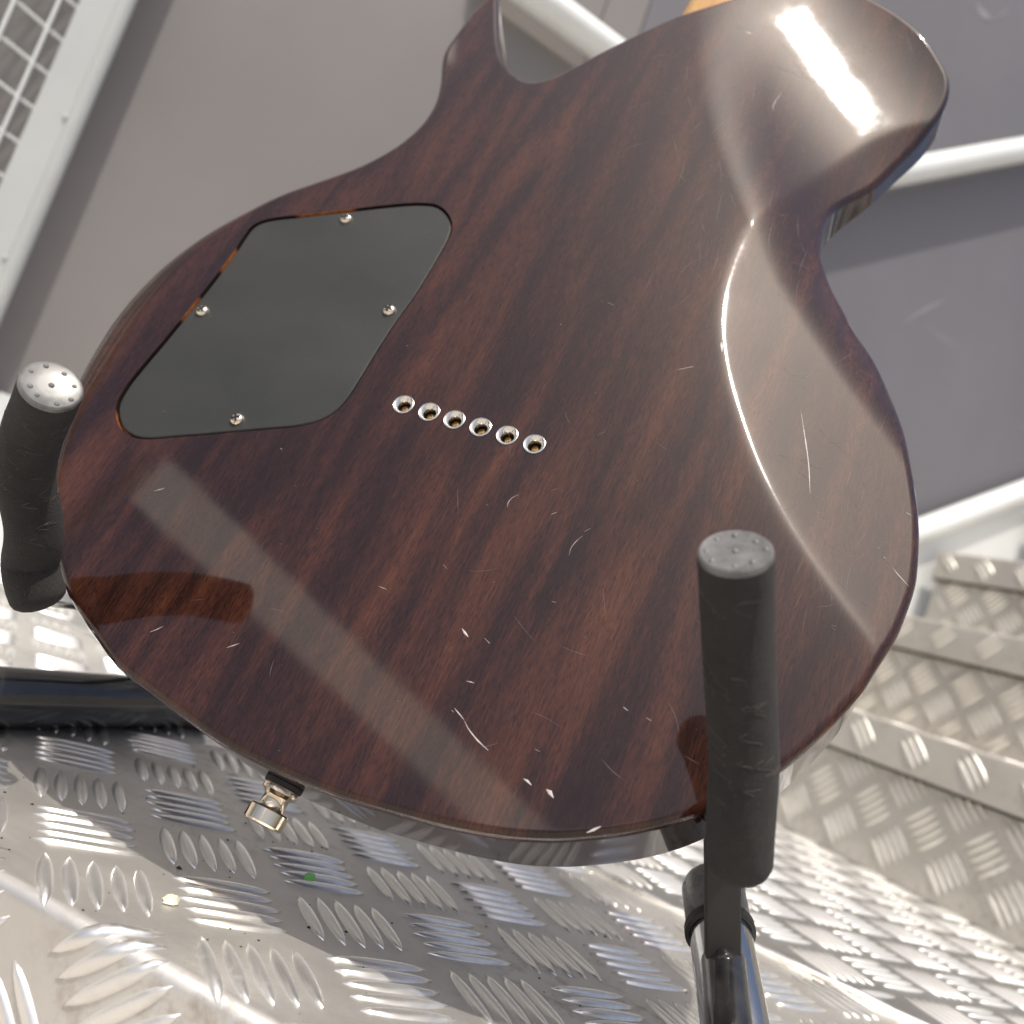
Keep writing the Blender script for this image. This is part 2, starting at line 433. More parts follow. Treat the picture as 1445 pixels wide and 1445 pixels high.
# ------------------------------------------------------------------ staircase on the right
stairs = empty("metal_staircase", tuple(abz(.6, .87, 0))); tag(stairs, "aluminium tread plate staircase with overhanging step noses, rising right of the guitar", "staircase")
RISE, RUN, LIP, OV, SB0 = 0.1525, 0.222, 0.046, 0.0125, 0.859
A_END, A_NEAR = 1.0, -0.35
inv = Matrix.Translation(-stairs.location)
def loc(p): return np.asarray(p) - np.array(stairs.location)
for k in range(5):
    b = SB0 + k * RUN; z0 = k * RISE; z1 = (k + 1) * RISE
    ne = A_NEAR
    # riser face
    mb = MB(); mb.box(loc(abz((A_END + ne) / 2, b + .002, (z0 + z1 - .004) / 2)), AV * (A_END - ne) / 2, BV * .002, ZV * (z1 - .004 - z0) / 2)
    ri = mb.build("riser", M['alu_s'], stairs)
    # tread sheet folded down into a nose, rounded edge
    nb = b - OV; r = .004
    sec = [(b + RUN, z1)] + [(nb + r - r * math.sin(t), z1 - r + r * math.cos(t)) for t in np.linspace(0, math.pi / 2, 7)] + [(nb, z1 - LIP), (nb + .003, z1 - LIP), (nb + .003, z1 - .006), (b + RUN, z1 - .004)]
    v = [loc(abz(A_END + .001, *q)) for q in sec] + [loc(abz(ne, *q)) for q in sec]
    m = len(sec); f = [(i, m + i, m + i + 1, i + 1) for i in range(m - 1)] + [tuple(range(m)), tuple(reversed(range(m, 2 * m)))]
    tr = MB().add(v, f).build("tread", M['alu_s'], stairs)
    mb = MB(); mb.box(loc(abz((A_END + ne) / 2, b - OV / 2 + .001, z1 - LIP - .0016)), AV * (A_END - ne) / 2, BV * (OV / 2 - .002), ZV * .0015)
    mb.build("grime_shade_strip", M['grime_shade'], tr)  # dark strip: grime plus the contact shadow under the lip, as colour
    # embossed bars
    def emboss(owner, pts, P, U, V, N):
        mbb = MB(); bvv, bff = lens_bar(BL, BWD, BH, 6)
        for x, y, a in pts:
            c, s = math.cos(a), math.sin(a)
            mbb.add([loc(P + U * (x + p[0] * c - p[1] * s) + V * (y + p[0] * s + p[1] * c) + N * p[2]) for p in bvv], bff)
        tag(mbb.build("raised_bars", M['bar_s'], owner, False), kind='stuff')
    if k < 4:
        pr = lattice(ne + .03, A_END - .02, .012, RISE - .01, ox=.031 + .02 * k, oy=.031 + .013 * k)
        emboss(ri, pr, abz(0, b, z0), AV, ZV, -BV)
        pl = lattice(ne + .03, A_END - .02, .0125, LIP - .0125, ox=.02 + .017 * k, oy=.030 - .03 * (k % 2))
        pt = lattice(ne + .03, A_END - .02, .02, RUN - .01, ox=.02 + .017 * k, oy=.045)
        emboss(tr, pl, abz(0, nb, z1 - LIP), AV, ZV, -BV)
        mbt = emboss(tr, pt, abz(0, nb, z1), AV, BV, ZV)
# stringer: white painted channel on the far side, its upper flange a rounded tube
SL = np.array([0.0, RUN, RISE]) / math.hypot(RUN, RISE)
s0 = on_a(1299, 749, 1.022); s1 = on_a(1445, 694, 1.022)
sl = (s1 - s0) / np.linalg.norm(s1 - s0)
def sab(t, off): 
    p = s0 + sl * t; return abz(p[0], p[1], p[2] + off)
mb = MB()
t0, t1 = -.75, 1.6
q = [sab(t0, 0), sab(t1, 0), sab(t1, -.34), sab(t0, -.34)]
v = [loc(p + AV * .002) for p in q] + [loc(p + AV * .010) for p in q]
mb.add(v, [(0, 1, 2, 3), (7, 6, 5, 4), (0, 4, 5, 1), (1, 5, 6, 2), (2, 6, 7, 3), (3, 7, 4, 0)], False)
st = mb.build("stringer", M['white'], stairs)
MB().sweep([loc(sab(t0, 0)), loc(sab(t1, 0))], .021, 24).build("stringer_flange", M['white'], st)

# ------------------------------------------------------------------ wall and skirting
WA = 1.062
wall = empty("grey_wall", tuple(abz(WA, .6, 0))); tag(wall, "smooth grey painted panel wall behind the guitar and white handrail", "wall")
bseam = on_a(918, 5, WA)[1]
def wl(p): return np.asarray(p) - np.array(wall.location)
def panel(b0, b1, mat):
    mb = MB(); mb.box(wl(abz(WA + .01, (b0 + b1) / 2, .70)), BV * (b1 - b0 - .002) / 2, AV * .01, ZV * .95); return mb.build("wall_panel", mat, wall)
b2 = on_a(856, 5, WA)[1]
panel(-4.0, -1.35, M['wall']); p1 = panel(-1.35, b2, M['wall']); panel(b2, bseam, M['wall']); panel(bseam, 3.6, M['wall2'])
mb = MB(); zs = on_a(0, 553, WA - .012)[2]
mb.box(wl(abz(WA - .009, -.35, zs - .05 - .15)), BV * 1.2, AV * .008, ZV * .2)
mb.build("skirting_board", M['white'], wall)

for b_ in (-.42, -.86, -1.35):  # white strips added to give the guitar's left bevel bright stripes to mirror
    mb = MB(); mb.box(wl(abz(WA - .006, b_, .73)), BV * .032, AV * .006, ZV * .93); mb.build("bevel_glint_strip", M['white'], wall)
def scuff(pts, w0):
    P = spline([np.array(on_a(x, y, WA)) for x, y in pts], .006); mb = MB(); n = len(P); v = []
    for i, p in enumerate(P):
        h = w0 * math.sin(math.pi * (i + .4) / (n - .2)); v += [wl(abz(WA - .0006, p[1], p[2] - h)), wl(abz(WA - .0012, p[1], p[2])), wl(abz(WA - .0006, p[1], p[2] + h))]
    mb.add(v, [(3 * i + k, 3 * i + k + 1, 3 * i + k + 4, 3 * i + k + 3) for i in range(n - 1) for k in (0, 1)]); mb.build("scuff_mark", M['scuff'], wall, False)
scuff([(1270, 459), (1300, 440), (1337, 421)], .004); scuff([(1376, 4), (1384, 18), (1398, 27)], .008); scuff([(1400, 30), (1424, 12)], .003)
# ------------------------------------------------------------------ handrail
RA = 1.03
rail = empty("white_handrail", tuple(abz(RA, .8, 0))); tag(rail, "white painted round handrail that bends upwards along the stairs behind the guitar", "handrail")
r0, r1, r2 = on_a(830, 42, RA), on_a(1125, 274, RA), on_a(1400, 223, RA)
zh = (r0[2] + r1[2]) / 2
d2 = (r2 - r1) / np.linalg.norm(r2 - r1)
be = on_a(704, -48, RA)[1]
pa = [np.array([WA, be, zh]), np.array([RA + .018, be + .001, zh]), np.array([RA + .006, be + .006, zh]), np.array([RA, be + .018, zh])] + [np.array([RA, r1[1] - t, zh]) for t in (.3, .2, .06)]
pb = [np.array([RA, r1[1], zh]) + d2 * t for t in (.06, .2, .6, 1.5)]
pc = [np.array([RA, r1[1] - .06 * (1 - t)**2, zh]) + d2 * .06 * t**2 for t in (.25, .5, .75)]
path = [abz(*p) - np.array(rail.location) for p in pa + pc + pb]
MB().sweep(path, .0208, 28).build("rail_tube", M['white'], rail)
for t in (.12,):
    b_ = r1[1] - t
    mb = MB(); o_ = np.array(rail.location)
    mb.sweep([abz(RA, b_, zh - .02) - o_, abz(RA, b_, zh - .05) - o_, abz(RA + .02, b_, zh - .065) - o_, abz(WA, b_, zh - .065) - o_], .006, 10)
    mb.lathe([(.0, 0), (.025, 0), (.025, .004), (0, .004)], abz(WA, b_, zh - .065) - o_, -AV, 20, False)
    mb.build("rail_bracket", M['white'], rail)

# ------------------------------------------------------------------ mesh balustrade, upper left
def az_pt(x, y, dist):
    r = ray(x, y); h = r[:2] / np.hypot(*r[:2]); return np.array([h[0] * dist, h[1] * dist, CAM_H + r[2] / np.hypot(*r[:2]) * dist])
pr_ = az_pt(100, 222, 1.0)            # right edge of the post
mesh_o = empty("mesh_balustrade", (pr_[0], pr_[1], 0)); tag(mesh_o, "white welded wire mesh balustrade in a flat steel frame, upper left", "balustrade")
MZ = 1.5
m0 = np.array([pr_[0], pr_[1]])
e = ray(64, 135); e = e[:2] / np.hypot(*e[:2])                # left edge azimuth of the post
md = -np.array([math.sin(math.radians(6)), math.cos(math.radians(6))])    # mesh runs back towards the viewer
tang = np.array([-m0[1], m0[0]]) / np.hypot(*m0)              # to the left as seen
def ml(p, z): return np.array([p[0] - m0[0], p[1] - m0[1], z])
T3 = np.array([tang[0], tang[1], 0.]); O3 = np.array([m0[0], m0[1], 0.]) / np.hypot(*m0)
mb = MB()
c = ml(m0 + tang * .0285, MZ / 2 + .04); mb.box(c, T3 * .0150, O3 * .004, ZV * (MZ / 2))
mb.build("frame_flat", M['frame'], mesh_o)
MB().sweep([ml(m0 + tang * .0085, -.0), ml(m0 + tang * .0085, MZ)], .0085, 20).build("frame_tube", M['frame'], mesh_o)
for z_ in (.282, .43, .60):
    MB().lathe([(0, .0022), (.0016, .0018), (.0024, .0008), (.0025, -.001)], ml(m0 + tang * .0172 - O3[:2] * .0045, z_), -O3, 10).build("weld_dot", M['frame'], mesh_o)
pitch = .036
base = m0 + tang * .040
wv = MB().sweep([(0, 0, 0.03), (0, 0, MZ)], .0017, 8).mesh("wire"); wv.materials.append(M['white'])
L_h = .50
wh = MB().sweep([(0, 0, 0), (md[0] * L_h, md[1] * L_h, 0)], .0017, 8).mesh("wire"); wh.materials.append(M['white'])
for i in range(1, 14):
    o = link("wire", wv, None, mesh_o); p = base + md * (i * pitch - .014); o.location = (p[0] - m0[0], p[1] - m0[1], 0)
for j in range(1, 34):
    o = link("wire", wh, None, mesh_o); o.location = (base[0] - m0[0] + O3[0] * .0034, base[1] - m0[1] + O3[1] * .0034, .10 + j * pitch)
for t_, w_p in ((.50, .024),):
    p = base + md * t_
    MB().box(ml(p + O3[:2] * .004, MZ / 2), np.array([md[0], md[1], 0]) * w_p, np.array([-md[1], md[0], 0]) * .010, ZV * (MZ / 2)).build("frame_post", M['white'], mesh_o)
# pale downpipe on the wall behind the mesh
dp = az_pt(-12, 40, 1.22)
down = empty("white_post", (dp[0], dp[1], 0)); tag(down, "plain white square post behind the wire mesh at the upper left corner", "post")
MB().box((0, 0, .8), (.035, 0, 0), (0, .035, 0), (0, 0, .9)).build("shaft", M['white'], down)
MB().box((0, 0, .006), (.055, 0, 0), (0, .055, 0), (0, 0, .006)).build("base_plate", M['white'], down)

# ------------------------------------------------------------------ the guitar
guitar = empty("electric_guitar", tuple(GO))
guitar.rotation_euler = (math.atan2(GU[2], GU[1]), 0, 0)
tag(guitar, "dark brown mahogany electric guitar seen from behind, leaning on the stand", "guitar")
BT = 0.048                                               # body thickness
OUT_PX = [(703, -6), (704, 30), (706, 62), (713, 88), (728, 106), (747, 115.5), (766, 113), (790, 104), (850, 72), (905, 45), (950, 25), (1000, 8), (1050, -8), (1110, -22), (1170, -24), (1215, -9),
          (1245, 6), (1275, 25), (1305, 51), (1328, 84), (1340, 108), (1341, 128), (1333, 153), (1312, 181), (1274, 216), (1239, 249), (1194, 284), (1173, 305), (1161, 334), (1158, 360), (1166, 394), (1187, 438), (1211, 480), (1236, 519),
          (1256, 563), (1274, 608), (1286, 656), (1294, 701), (1298, 743), (1297, 791), (1293, 826), (1281, 864), (1266, 900), (1240, 941), (1221, 972), (1190, 1008), (1164, 1035), (1141, 1057), (1111, 1082), (1060, 1116),
          (994, 1147), (950, 1163), (895, 1176), (826, 1185), (781, 1187.5), (722, 1185), (653, 1174), (584, 1157), (515, 1138), (480, 1127), (432, 1108), (381, 1086), (329, 1060), (294, 1039), (242, 1001), (208, 975), (166, 943), (133, 900), (110, 866), (93, 838), (80, 800), (73, 760), (72, 720), (75, 680), (82, 640), (96, 585), (115, 540),
          (135, 503), (166, 454), (201, 413), (242, 374), (294, 336), (346, 306), (398, 280), (450, 261), (500, 243), (530, 229), (563, 209), (593, 183), (613, 153), (621, 126), (627, 80), (640, 52), (664, 21), (684, 0), (694, -13), (700, -14)]
# --- surface of the back: flat, with a belly cut (right waist) and a shoulder scoop shaped for the sun streak (upper right)
RA_PX = [(1250, 960), (1243, 935), (1233, 908), (1190, 850), (1150, 795), (1110, 733), (1072, 660), (1045, 590), (1027, 530), (1017, 470), (1015, 400), (1025, 335), (1045, 297), (1068, 278), (1092, 262)]
RB_PX = [(1040, 318), (1066, 285), (1100, 262), (1150, 232), (1200, 205), (1250, 186), (1300, 174), (1350, 168), (1400, 165)]
def sdist(P, C, side):
    """signed distance of points P (n,2) to the open polyline C (ends extended); + on the given side"""
    C = C.copy()
    C = np.vstack([C[0] + (C[0] - C[1]) / np.linalg.norm(C[0] - C[1]) * .3, C, C[-1] + (C[-1] - C[-2]) / np.linalg.norm(C[-1] - C[-2]) * .3])
    best = np.full(len(P), 1e9); sg = np.ones(len(P))
    for a, b in zip(C[:-1], C[1:]):
        d = b - a; L = np.linalg.norm(d); t = d / L
        q = P - a; s = np.clip(q @ t, 0, L)
        r = q - s[:, None] * t; dist = np.hypot(r[:, 0], r[:, 1])
        cr = t[0] * q[:, 1] - t[1] * q[:, 0]
        m = dist < best - 1e-12
        best = np.where(m, dist, best); sg = np.where(m, np.sign(cr), sg)
    return best * sg * side
def smin(a, b, k):
    h = np.clip(.5 + .5 * (b - a) / k, 0, 1)
    return b * (1 - h) + a * h - k * h * (1 - h)
PST, PSE = g2(1092, -4, -.004), g2(1240, 170, -.017)
SLEN = np.linalg.norm(PSE - PST); sdv = (PSE - PST) / SLEN
EV = np.array([-sdv[1], sdv[0]]); EV = EV if EV[1] > 0 else -EV
LG = np.array([SUN @ GX, SUN @ GU, SUN @ GN]); CG = np.array([(CAM - GO) @ GX, (CAM - GO) @ GU, (CAM - GO) @ GN])
def sun_slope(p):
    """slope of a facet at p that mirrors the sun to the eye: the shoulder scoop is shaped along it to place the sun streak"""
    vv = CG - np.array([p[0], p[1], -.008]); hh = LG + vv / np.linalg.norm(vv); return np.array([-hh[0] / hh[2], -hh[1] / hh[2]])
_ss = np.linspace(-.08, SLEN + .08, 60); _sl = np.array([sun_slope(PST + sdv * t) for t in _ss])
_par, _per = _sl @ sdv, _sl @ EV
_z0 = np.concatenate([[0], np.cumsum((_par[1:] + _par[:-1]) / 2 * np.diff(_ss))]); _z0 += -.0045 - np.interp(0, _ss, _z0)
KAP = 2.3
def base_height(P):
    dl = P - PST; t_, ev = dl @ sdv, dl @ EV
    upper = np.interp(t_, _ss, _z0) + np.interp(t_, _ss, _per) * ev + .5 * KAP * ev ** 2 + 2.6 * np.clip(-ev - .004, 0, 1) ** 2 + 2.0 * np.clip(ev - .012, 0, 1) ** 2
    return smin(np.zeros(len(P)), upper, .0095)
def surf_px(x, y, fn):
    z = 0.0
    for _ in range(8):
        q = g2(x, y, z); z = float(fn(q[None])[0])
    return q
RIDGE_B = spline([surf_px(*p, base_height) for p in RB_PX], .004)
RIDGE_A = spline([surf_px(*p, base_height) for p in RA_PX], .004)
def height(P):
    P = np.asarray(P, float)
    da = sdist(P, RIDGE_A, -1.0); db = sdist(P, RIDGE_B, -1.0)
    d = smin(da, db, .024)
    base = base_height(P)
    cut = .5 * (d + np.sqrt(d * d + .0024 ** 2))
    return base - math.tan(math.radians(17.0)) * cut + .55 * np.clip(d, 0, .06) ** 2
def zgrad(P, h=.0003):
    gx = (height(P + [h, 0]) - height(P - [h, 0])) / (2 * h); gy = (height(P + [0, h]) - height(P - [0, h])) / (2 * h)
    nrm = np.stack([-gx, -gy, np.ones(len(P))], 1); return nrm / np.linalg.norm(nrm, axis=1)[:, None]
def edge_radius(x, y):
    """larger round-over on the lower treble side"""
    t = math.exp(-((x - 170) / 200) ** 2 - ((y - 500) / 220) ** 2)
    return .0034 + .0066 * t
raw = []
for (x, y) in OUT_PX:
    r_ = edge_radius(x, y)
    hidden = x < 640 and y < 800
    z = 0.0; q = g2(x, y)
    for _ in range(6):
        q = g2(x, y, z - (r_ * .95 if hidden else r_ * .3)); z = float(height(q[None])[0])
        z = max(z, -.026)
    raw.append(np.array([q[0], q[1], r_]))
outl = spline(raw, .002, True)
outl = resample(outl, .0016)
area = 0.5 * np.sum(outl[:, 0] * np.roll(outl[:, 1], -1) - np.roll(outl[:, 0], -1) * outl[:, 1])
if area < 0: outl = outl[::-1].copy()
O2, ER = outl[:, :2], outl[:, 2]
tg = np.roll(O2, -2, 0) - np.roll(O2, 2, 0); tg /= np.linalg.norm(tg, axis=1)[:, None]
ON = np.stack([tg[:, 1], -tg[:, 0]], 1)                   # outward
for _ in range(2): ON = (ON + np.roll(ON, 1, 0) + np.roll(ON, -1, 0)); ON /= np.linalg.norm(ON, axis=1)[:, None]
NO = len(O2)
# control cavity and string holes
COV_PX = [(374, 311), (430, 303.5), (480, 298), (540, 291), (580, 287.5), (600, 287.5), (616, 290), (630, 301), (637, 319), (633, 334), (613, 371), (586, 415), (560, 451), (530, 497), (505, 538), (490, 561), (476, 577), (455, 591), (420, 600), (380, 604), (332, 608), (290, 612), (249, 615), (206, 618), (186, 614), (173, 604), (166, 588), (166, 571), (179, 546), (200, 519), (232, 481), (263, 443), (300, 397), (330, 357), (346, 333), (357, 319)]
cov = resample(spline([g2(*p) for p in COV_PX], .002, True), .003)
def offset(P, d):
    t = np.roll(P, -1, 0) - np.roll(P, 1, 0); t /= np.linalg.norm(t, axis=1)[:, None]
    n = np.stack([t[:, 1], -t[:, 0]], 1)
    ar = 0.5 * np.sum(P[:, 0] * np.roll(P[:, 1], -1) - np.roll(P[:, 0], -1) * P[:, 1])
    return P + n * d * (1 if ar > 0 else -1)
rec = offset(cov, .0007)
FER_PX = [(569.5, 571), (605.5, 581.5), (641, 592.5), (678, 603), (715.5, 614.5), (754, 627)]
fer = [g2(*p) for p in FER_PX]
FR = .0047
holes = [rec] + [np.array([[c[0] + FR * math.cos(t), c[1] + FR * math.sin(t)] for t in np.linspace(0, 2 * math.pi, 24, endpoint=False)]) for c in fer]
def inside(P, poly):
    x, y = P[:, 0], P[:, 1]; c = np.zeros(len(P), bool); n = len(poly)
    for i in range(n):
        x1, y1 = poly[i]; x2, y2 = poly[(i + 1) % n]
        if y1 == y2: continue
        c ^= ((y1 > y) != (y2 > y)) & (x < (x2 - x1) * (y - y1) / (y2 - y1) + x1)
    return c
V, NV, F = [], [], []
def ring(xy, z, nrm):
    b = len(V); V.extend([(p[0], p[1], q) for p, q in zip(xy, z)]); NV.extend([tuple(n) for n in nrm]); return b
def stitch(b0, b1, n):
    for i in range(n): F.append((b0 + i, b0 + (i + 1) % n, b1 + (i + 1) % n, b1 + i))
ON3 = np.concatenate([ON, np.zeros((NO, 1))], 1)
EW = ER * (1 + 1.1 * np.clip((ER - .0034) / .0066, 0, 1))
inner = O2 - ON * EW[:, None]
zin = height(inner); nin = zgrad(inner)
# front edge, side, back round-over
FRR = .003
levels = []
for t in np.linspace(0, math.pi / 2, 5):
    levels.append(ring(O2 - ON * FRR * (1 - math.sin(t)) , np.full(NO, -BT + FRR * (1 - math.cos(t))) if False else np.full(NO, -BT + FRR * (1 - math.sin(math.pi / 2 - t)) ), ON3 * math.sin(t) + np.array([0, 0, -1.0]) * math.cos(t)))
for k in range(1, 5):
    s = k / 5
    levels.append(ring(O2, (-BT + FRR) * (1 - s) + (zin - ER) * s, ON3))
for t in np.linspace(0, math.pi / 2, 9):
    nn = ON3 * (ER * math.cos(t))[:, None] + nin * (EW * math.sin(t))[:, None]
    levels.append(ring(O2 - ON * (EW * (1 - math.cos(t)))[:, None], zin - ER + ER * math.sin(t), nn / np.linalg.norm(nn, axis=1)[:, None]))
for a, b in zip(levels[:-1], levels[1:]): stitch(a, b, NO)
F.append(tuple(reversed(range(levels[0], levels[0] + NO))))
top_ring = levels[-1]
# back surface
lo, hi = inner.min(0), inner.max(0)
gxs, gys = np.meshgrid(np.arange(lo[0], hi[0], .0021), np.arange(lo[1], hi[1], .0021))
gp = np.stack([gxs.ravel(), gys.ravel()], 1); gp[:, 0] += np.tile((np.arange(gxs.shape[0]) % 2)[:, None] * .00105, (1, gxs.shape[1])).ravel()
safe = O2 - ON * (EW + .0012)[:, None]
rp = []
for C_ in (RIDGE_A, RIDGE_B):
    Cr = resample(C_, .0008, False); tt = np.gradient(Cr, axis=0); tt /= np.linalg.norm(tt, axis=1)[:, None]; nn_ = np.stack([-tt[:, 1], tt[:, 0]], 1)
    for o_ in np.arange(-.0042, .0043, .0007): rp.append(Cr + nn_ * o_)
rp = np.vstack(rp)
near = np.abs(sdist(gp, RIDGE_A, 1)) < .0046; near |= np.abs(sdist(gp, RIDGE_B, 1)) < .0046
key = np.unique(np.round(rp / .0005).astype(int), axis=0, return_index=True)[1]
gp = np.vstack([gp[~near], rp[key]])
gp = gp[inside(gp, safe)]
for h_ in holes: gp = gp[~inside(gp, offset(h_, .0009))]
cv = [Vector(p) for p in inner]; ce = [(i, (i + 1) % NO) for i in range(NO)]
for h_ in holes:
    b = len(cv); cv += [Vector(p) for p in h_]; ce += [(b + i, b + (i + 1) % len(h_)) for i in range(len(h_))]
cv += [Vector(p) for p in gp]
ov, oe, of, *_r = delaunay_2d_cdt(cv, ce, [], 1, 1e-7, True)
ov2 = np.array([(p[0], p[1]) for p in ov])
cen = np.array([ov2[list(t)].mean(0) for t in of])
keep = inside(cen, inner)
for h_ in holes: keep &= ~inside(cen, h_)
zz, nn = height(ov2), zgrad(ov2)
orig = _r[0]
remap = {}
b0 = len(V)
for i, p in enumerate(ov2):
    src = orig[i]
    hit = [s for s in src if s < NO]
    if hit: remap[i] = top_ring + hit[0]
    else: remap[i] = len(V); V.append((p[0], p[1], zz[i])); NV.append(tuple(nn[i]))
for t, k in zip(of, keep):
    if k:
        a, b, c = t; ar = (ov2[b][0] - ov2[a][0]) * (ov2[c][1] - ov2[a][1]) - (ov2[b][1] - ov2[a][1]) * (ov2[c][0] - ov2[a][0])
        F.append(tuple(remap[i] for i in (t if ar > 0 else t[::-1])))
me = bpy.data.meshes.new("body"); me.from_pydata(V, [], F); me.update()
me.polygons.foreach_set("use_smooth", [True] * len(me.polygons))
me.normals_split_custom_set_from_vertices(NV)
body = link("body", me, M['wood'], guitar)
# recess of the control cavity: edge wall and floor
def wall_ring(poly, z0, z1, name, mat, parent, floor_mat=None):
    n = len(poly); ar = np.sum(poly[:, 0] * np.roll(poly[:, 1], -1) - np.roll(poly[:, 0], -1) * poly[:, 1])
    if ar < 0: poly = poly[::-1]
    mbw = MB().add([(p[0], p[1], z0) for p in poly] + [(p[0], p[1], z1) for p in poly], [(i, n + i, n + (i + 1) % n, (i + 1) % n) for i in range(n)])
    mbw.f.append(tuple(n + i for i in range(n))); mbw.sm.append(False)
    return mbw.build(name, mat, parent)
wall_ring(rec, 0, -.0042, "cavity_recess", M['rim'], body)
cvp = offset(cov, -.0005)
if np.sum(cvp[:, 0] * np.roll(cvp[:, 1], -1) - np.roll(cvp[:, 0], -1) * cvp[:, 1]) < 0: cvp = cvp[::-1]
cvi = offset(cvp, -.0005); n = len(cvp)
mb = MB().add([(p[0], p[1], -.004) for p in cvp] + [(p[0], p[1], -.0010) for p in cvp] + [(p[0], p[1], -.0006) for p in cvi],
              [(i, (i + 1) % n, n + (i + 1) % n, n + i) for i in range(n)] + [(n + i, n + (i + 1) % n, 2 * n + (i + 1) % n, 2 * n + i) for i in range(n)] + [tuple(2 * n + i for i in range(n))])
cover = mb.build("control_cover", M['cover'], guitar)
# cross-head screws
for i, p in enumerate([(488, 308), (549, 437), (285, 438), (334, 591)]):
    c = g2(*p); a0 = .4 + i * 1.1; mb = MB()
    pf = [(.0029, -.0012), (.0030, -.0003), (.0026, .0006), (.0018, .0011), (.0009, .00135), (.0, .0014)]
    mb.lathe(pf, (c[0], c[1], 0), (0, 0, 1), 20)
    s = mb.build("screw", M['nickel'], cover)
    mb = MB()
    for a in (a0, a0 + math.pi / 2):
        dx, dy = math.cos(a), math.sin(a)
        mb.box((c[0], c[1], .00125 + .00003 * (a > a0)), np.array([dx, dy, 0]) * .0019, np.array([-dy, dx, 0]) * .00042, (0, 0, .0003))
    # the cross recess
    tag(mb.build("screw_slot", M['dark'], cover))
# string ferrules
for c in fer:
    mb = MB(); C3 = (c[0], c[1], 0)
    mb.lathe([(.00455, -.002), (.00457, .0001), (.00445, .00036), (.0042, .00046), (.0037, .00022), (.0031, -.0003), (.0027, -.0008), (.0024, -.0013), (.0023, -.0024)], C3, (0, 0, 1), 32)
    fo = mb.build("string_ferrule", M['silver'], guitar)
    mb = MB(); mb.lathe([(.00232, -.0020), (.0023, -.0090), (.0, -.0090)], C3, (0, 0, 1), 20)
    mb.build("hole", M['dark'], fo)
    mb = MB(); mb.lathe([(.0021, -.0055), (.0020, -.0036), (.0015, -.0030), (.0008, -.0028), (.0006, -.0036), (0, -.0038)], C3, (0, 0, 1), 16); mb.build("string_ball_end", M['brass'], fo)
    mb = MB(); mb.lathe([(.00475, -.0008), (.00475, .00003), (.00463, .00003)], C3, (0, 0, 1), 32); mb.build("hole_rim", M['dark'], fo)
# strap button on the end
ci = g2(400, 1103, -.021); k = int(np.argmin(np.hypot(*(O2 - ci).T)))
bd = np.array([ON[k][0], ON[k][1], 0.0]); bc = np.array([O2[k][0], O2[k][1], -.021])
mb = MB(); mb.lathe([(.0068, .0), (.0072, .0006), (.0070, .0022), (.0, .0023)], bc - bd * .0004, bd, 26)
sb = MB().lathe([(.0030, .0018), (.0064, .0020), (.0066, .0032), (.0066, .0040), (.0050, .0052), (.0046, .0058), (.0046, .0096), (.0048, .0099), (.0070, .0100), (.0074, .0105), (.0074, .0150), (.0069, .0156), (.0030, .0158), (.0, .0157)], bc, bd, 32).build("strap_button", M['gold'], guitar)
w_ = mb.build("felt_washer", M['rubber'], sb)
# neck and heel block behind the upper edge of the body
nk = g2(972, 6, -.03); mb = MB()
NW = .054
sec = [(math.cos(t) * NW / 2, -math.sin(t) * -.010) for t in np.linspace(0, math.pi, 13)]
v = []
for yy in (nk[1] - .06, nk[1] + .25):
    v += [(nk[0] + NW / 2 + a, yy, -.030 + b) for a, b in sec] + [(nk[0], yy, -.046), (nk[0] + NW, yy, -.046)]
m = len(sec) + 2
mb.add(v, [(i, (i + 1) % m, m + (i + 1) % m, m + i) for i in range(m)] + [tuple(reversed(range(m))), tuple(range(m, 2 * m))])
mb.build("neck", M['neck'], guitar)
# --- scratches and chips in the lacquer
def ribbon(mbx, pts, w0, lift=.00012):
    P = spline([surf_px(*p, height) for p in pts], .002); n = len(P)
    if n < 2: return
    t = np.gradient(P, axis=0); t /= np.linalg.norm(t, axis=1)[:, None] + 1e-12
    nn_ = np.stack([-t[:, 1], t[:, 0]], 1); s = np.sin(np.linspace(.25, math.pi - .25, n))[:, None]
    jit = (1 + rng.uniform(-.3, .3, (n, 1)))
    a, b = P + nn_ * w0 * s * jit / 2, P - nn_ * w0 * s * jit / 2
    za, zb, zc = height(a), height(b), height(P)
    v = [(p[0], p[1], z + lift * .3) for p, z in zip(a, za)] + [(p[0], p[1], z + lift * 1.4) for p, z in zip(P, zc)] + [(p[0], p[1], z + lift * .3) for p, z in zip(b, zb)]
    mbx.add(v, [(n + i, n + i + 1, i + 1, i) for i in range(n - 1)] + [(2 * n + i, 2 * n + i + 1, n + i + 1, n + i) for i in range(n - 1)])
